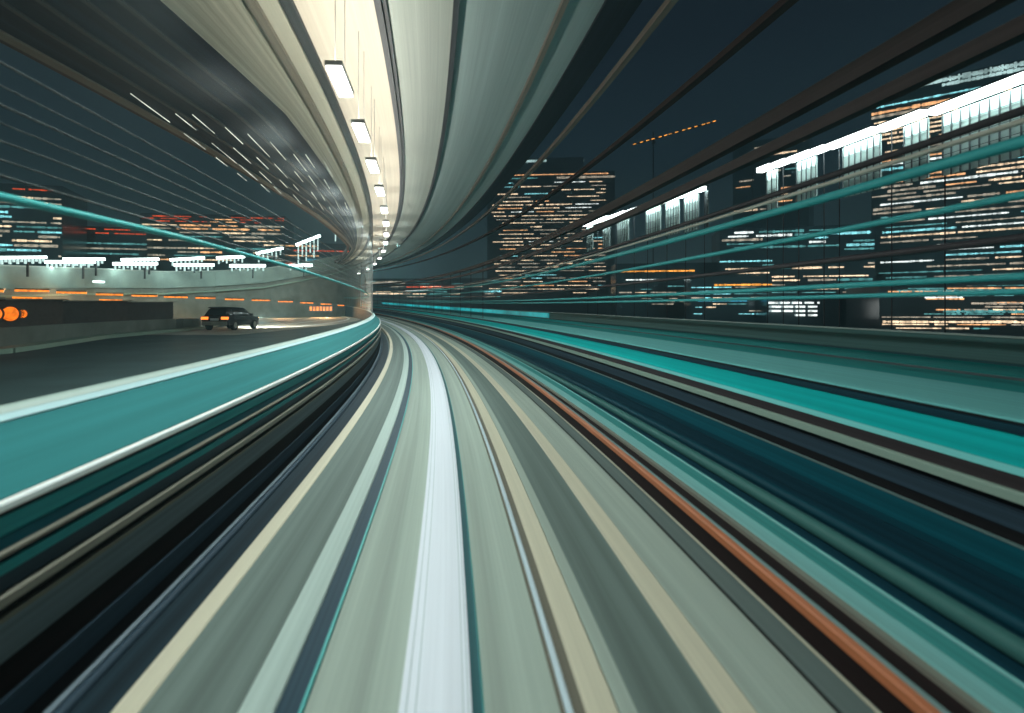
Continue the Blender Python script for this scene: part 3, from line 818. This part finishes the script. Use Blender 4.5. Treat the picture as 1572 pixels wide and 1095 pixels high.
def rowset(y0, y1, step, dens, pal, lmin, lmax, th_, f0=0.01, f1=.99, dim=.3):
    rows = []
    y = y0
    while y <= y1:
        rib = []; f = f0 + random.uniform(0, .1)
        while f < f1 - .02:
            ln = random.uniform(lmin, lmax)
            if random.random() < dens:
                rib.append((f, min(f1, f + ln), random.choice(pal), th_ * random.uniform(.7, 1.2)))
            f += ln + random.uniform(.01, .06)
        if rib: rows.append((y + random.uniform(-.6, .6), rib))
        y += step
    return rows
creams = ['cream'] * 4 + ['dim'] * 3 + ['orange', 'white', 'cyan']
# tall tower seen through the deck edge
r = [(249, [(.22, .75, 'crown', 1.6)])]
r2 = [(270, [(.10, .95, 'orange', 1.2)]), (275, [(.02, .40, 'teal', 1.3), (.55, 1.0, 'dim', 2.2)])]
r3 = rowset(282, 454, 5.6, .88, creams, .08, .30, .95, .03, .93)
t = building('tall office tower with many rows of warm windows, behind the fence right of the track', 748, 520, 944, 510, 266, 40, M['dkbody2'], r2 + r3, [(.22, .76, 244, 266)])
m = MB(); 
a, b = px(792, 248, 518), px(896, 247, 516); m.bar((a[0], a[1] - 1, a[2]), (b[0], b[1] - 1, b[2]), .6, 2.0); m.build('crown_light', WIN['crown'], t)
# right tower
r = [(146, [(.0, 1, 'crown', 3.2)]), (153, [(.4, 1, 'crown', 2.0)]), (167, [(.03, .66, 'cyan', 1.0)]), (176, [(.0, .45, 'orange', 2.0), (.46, .75, 'cream', 1.8)]), (182, [(.0, .38, 'dim', 1.8)])]
r += rowset(191, 330, 6.6, .88, creams, .14, .5, 1.35, .0, 1)
r += rowset(336, 500, 7.6, .72, ['cream', 'dim', 'dim', 'teal', 'white', 'cyan'], .12, .45, 1.1, .0, 1)
building('right tower with a pale lit crown and long cream window bands', 1338, 340, 1640, 285, 140, 50, M['dkbody'], r)
building('dark slab tower with few window rows between the two bright towers', 1125, 430, 1242, 400, 222, 30, M['dkbody'],
         [(233, [(.3, .95, 'dim', 1.3)]), (246, [(.1, .85, 'cream', 1.5)])] + rowset(262, 330, 9, .6, ['dim', 'dim', 'cream', 'teal', 'orange'], .1, .4, 1.3))
building('low wide block with teal and cream window bands below the teal tubes', 1105, 300, 1345, 280, 352, 30, M['dkbody'],
         rowset(358, 392, 6, .6, ['teal', 'dim', 'cyan', 'white'], .08, .3, 1.2) + [(402, [(0, .35, 'cyan', 1.0)])] + rowset(408, 460, 6, .6, ['dim', 'cream', 'teal'], .06, .25, 1.0), name='office_block')
t = building('low white lit block with four rows of short window dashes', 1180, 250, 1356, 246, 450, 25, M['dkbody'], [], name='office_block')
t2 = rowset
ax = (1180 - 705.25) / 873 * 250
for y in (465, 471, 477.5, 484):
    for f in range(9):
        xx = 1187 + f * 18.5 + (5 if y > 470 else 0)
        if (y > 480 and f < 2) or (y == 471 and f == 4): continue
        c = px(xx, y, 248.5); m = MB(); m.box(c, (1.9, .3, .42)); m.build('window', WIN['white'], t)
building('low dark block with orange light strips left of the teal banded block', 945, 330, 1108, 320, 405, 30, M['dkbody'],
         [(417, [(.05, .75, 'amber', 1.0)]), (430, [(.1, .55, 'white', .8)]), (440, [(.5, .95, 'teal', .8)])] + rowset(445, 468, 4.5, .6, ['dim', 'teal', 'cream', 'dim'], .06, .25, .6), name='office_block')
building('long low block with a red sign strip at the far end of the track', 560, 420, 770, 410, 428, 30, M['dkbody2'],
         [(441, [(.31, .40, 'red', 1.2), (.41, .66, 'red', 1.3)]), (446.5, [(.3, .5, 'white', .7)]), (451, [(0, .28, 'cream', 1.3)]), (434, [(0, .3, 'dim', 2.0)]), (448, [(.88, 1, 'cyan', 1.5)])] + rowset(432, 458, 4, .6, ['dim', 'dim', 'teal', 'cream'], .05, .2, .7), name='office_block')
building('long low waterfront block with sparse cream lights under the right tower', 1350, 220, 1640, 210, 440, 25, M['dkbody2'],
         [(447, [(.1, .9, 'teal', 1.2)]), (457, [(.25, .45, 'white', .7)]), (466, [(.5, 1, 'dim', 1.0)]), (478, [(.35, .95, 'teal', 1.4)]), (494, [(.02, .98, 'cream', .9)])] + rowset(443, 506, 5.5, .6, ['dim', 'dim', 'teal', 'cream', 'orange'], .06, .3, .6), name='office_block')
building('small block with orange strip lights beside the white dashed block', 1060, 270, 1185, 262, 425, 20, M['dkbody'],
         [(438, [(.3, 1, 'amber', .9)]), (448, [(.1, .8, 'cyan', .8)]), (462, [(.1, .7, 'blue', .9)])] + rowset(442, 484, 5, .6, ['dim', 'teal', 'cyan', 'cream'], .06, .25, .6), name='office_block')
# left side
building('left office block with teal and tan window bands at the picture edge', -60, 240, 96, 250, 278, 30, M['dkbody'],
         [(286, [(.5, .62, 'red', .6), (.66, .9, 'red', .6)])] + rowset(300, 395, 7.5, .62, ['dim', 'dim', 'teal', 'cream', 'cyan'], .15, .5, 1.1), name='office_block')
building('wide low block with rows of red and orange roof lights behind the glass screen', 215, 300, 438, 310, 327, 30, M['dkbody'],
         rowset(331, 340, 4, .7, ['red', 'red', 'orange'], .03, .12, .6) + rowset(344, 400, 6, .6, ['dim', 'orange', 'cream', 'teal', 'dim'], .08, .3, .9), name='office_block')
building('low teal lit block with a red light strip between the two left blocks', 92, 280, 226, 290, 346, 30, M['dkbody'],
         [(350, [(.25, .4, 'red', .6), (.5, .8, 'red', .6)]), (356, [(.4, .55, 'red', .6), (.62, .98, 'red', .6)]), (372, [(.3, 1, 'teal', .9)]), (380, [(.1, 1, 'dim', .8)]), (388, [(.2, .9, 'teal', .9)])], name='office_block')
building('narrow block with red strips and one blue sign behind the tall comb lamp', 425, 320, 552, 330, 372, 30, M['dkbody'],
         [(377, [(.0, .5, 'orange', .9)]), (384, [(.2, .9, 'red', .8)]), (392, [(.0, .5, 'orange', .8)]), (398, [(.35, .78, 'blue', 1.2)]), (404, [(.1, .6, 'red', .7)])], name='office_block')

# tower cranes with orange lamps along the jib
def crane(x0, y0, x1, y1, d, lamps, lab):
    t = thing('tower_crane', lab, 'crane')
    A, B = px(x0, y0, d), px(x1, y1, d * .95)
    m = MB(); m.bar(A, B, .5, .8); m.build('jib', M['post'], t)
    f = .25
    c = [A[j] + (B[j] - A[j]) * f for j in range(3)]
    m = MB(); m.bar((c[0], c[1] + .6, -15), (c[0], c[1] + .6, c[2] + 5), .55); m.build('mast', M['post'], t)
    m = MB(); m.box((c[0] + .2, c[1] + .2, c[2] - 2), (.9, .9, 1.1)); m.build('cab', M['post'], t)
    for a in lamps:
        p_ = [A[j] + (B[j] - A[j]) * a for j in range(3)]
        m = MB(); m.bar((p_[0] - .9, p_[1] - .6, p_[2] - .1), (p_[0] + .9, p_[1] - .6, p_[2] + .35), .55); m.build('lamp', WIN['amber'], t)
crane(974, 222, 1096, 187, 380, [.0, .09, .17, .24, .33, .40, .46, .54, .63, .70, .78, .87, .93, 1.0], 'tower crane whose jib carries a long line of orange lamps')
crane(1130, 203, 1238, 172, 400, [.0, .04, .62, .70, .78, .86, .95], 'dimmer tower crane with a few orange lamps, right of the longer lit jib')

# ------------------------------------------------------------------ night haze over the city
hm = bpy.data.materials.new('city_haze'); hm.use_nodes = True
hn, hl = hm.node_tree.nodes, hm.node_tree.links
hn.clear()
ho = hn.new('ShaderNodeOutputMaterial'); hv = hn.new('ShaderNodeVolumePrincipled')
hv.inputs['Color'].default_value = (.45, .80, .88, 1); hv.inputs['Density'].default_value = 0.0014
hl.new(hv.outputs[0], ho.inputs['Volume'])
m = MB(); m.hexa([(-900, -60, -17), (900, -60, -17), (900, 900, -17), (-900, 900, -17), (-900, -60, 190), (900, -60, 190), (900, 900, 190), (-900, 900, 190)])
tag(m.build('haze', hm), kind='stuff')
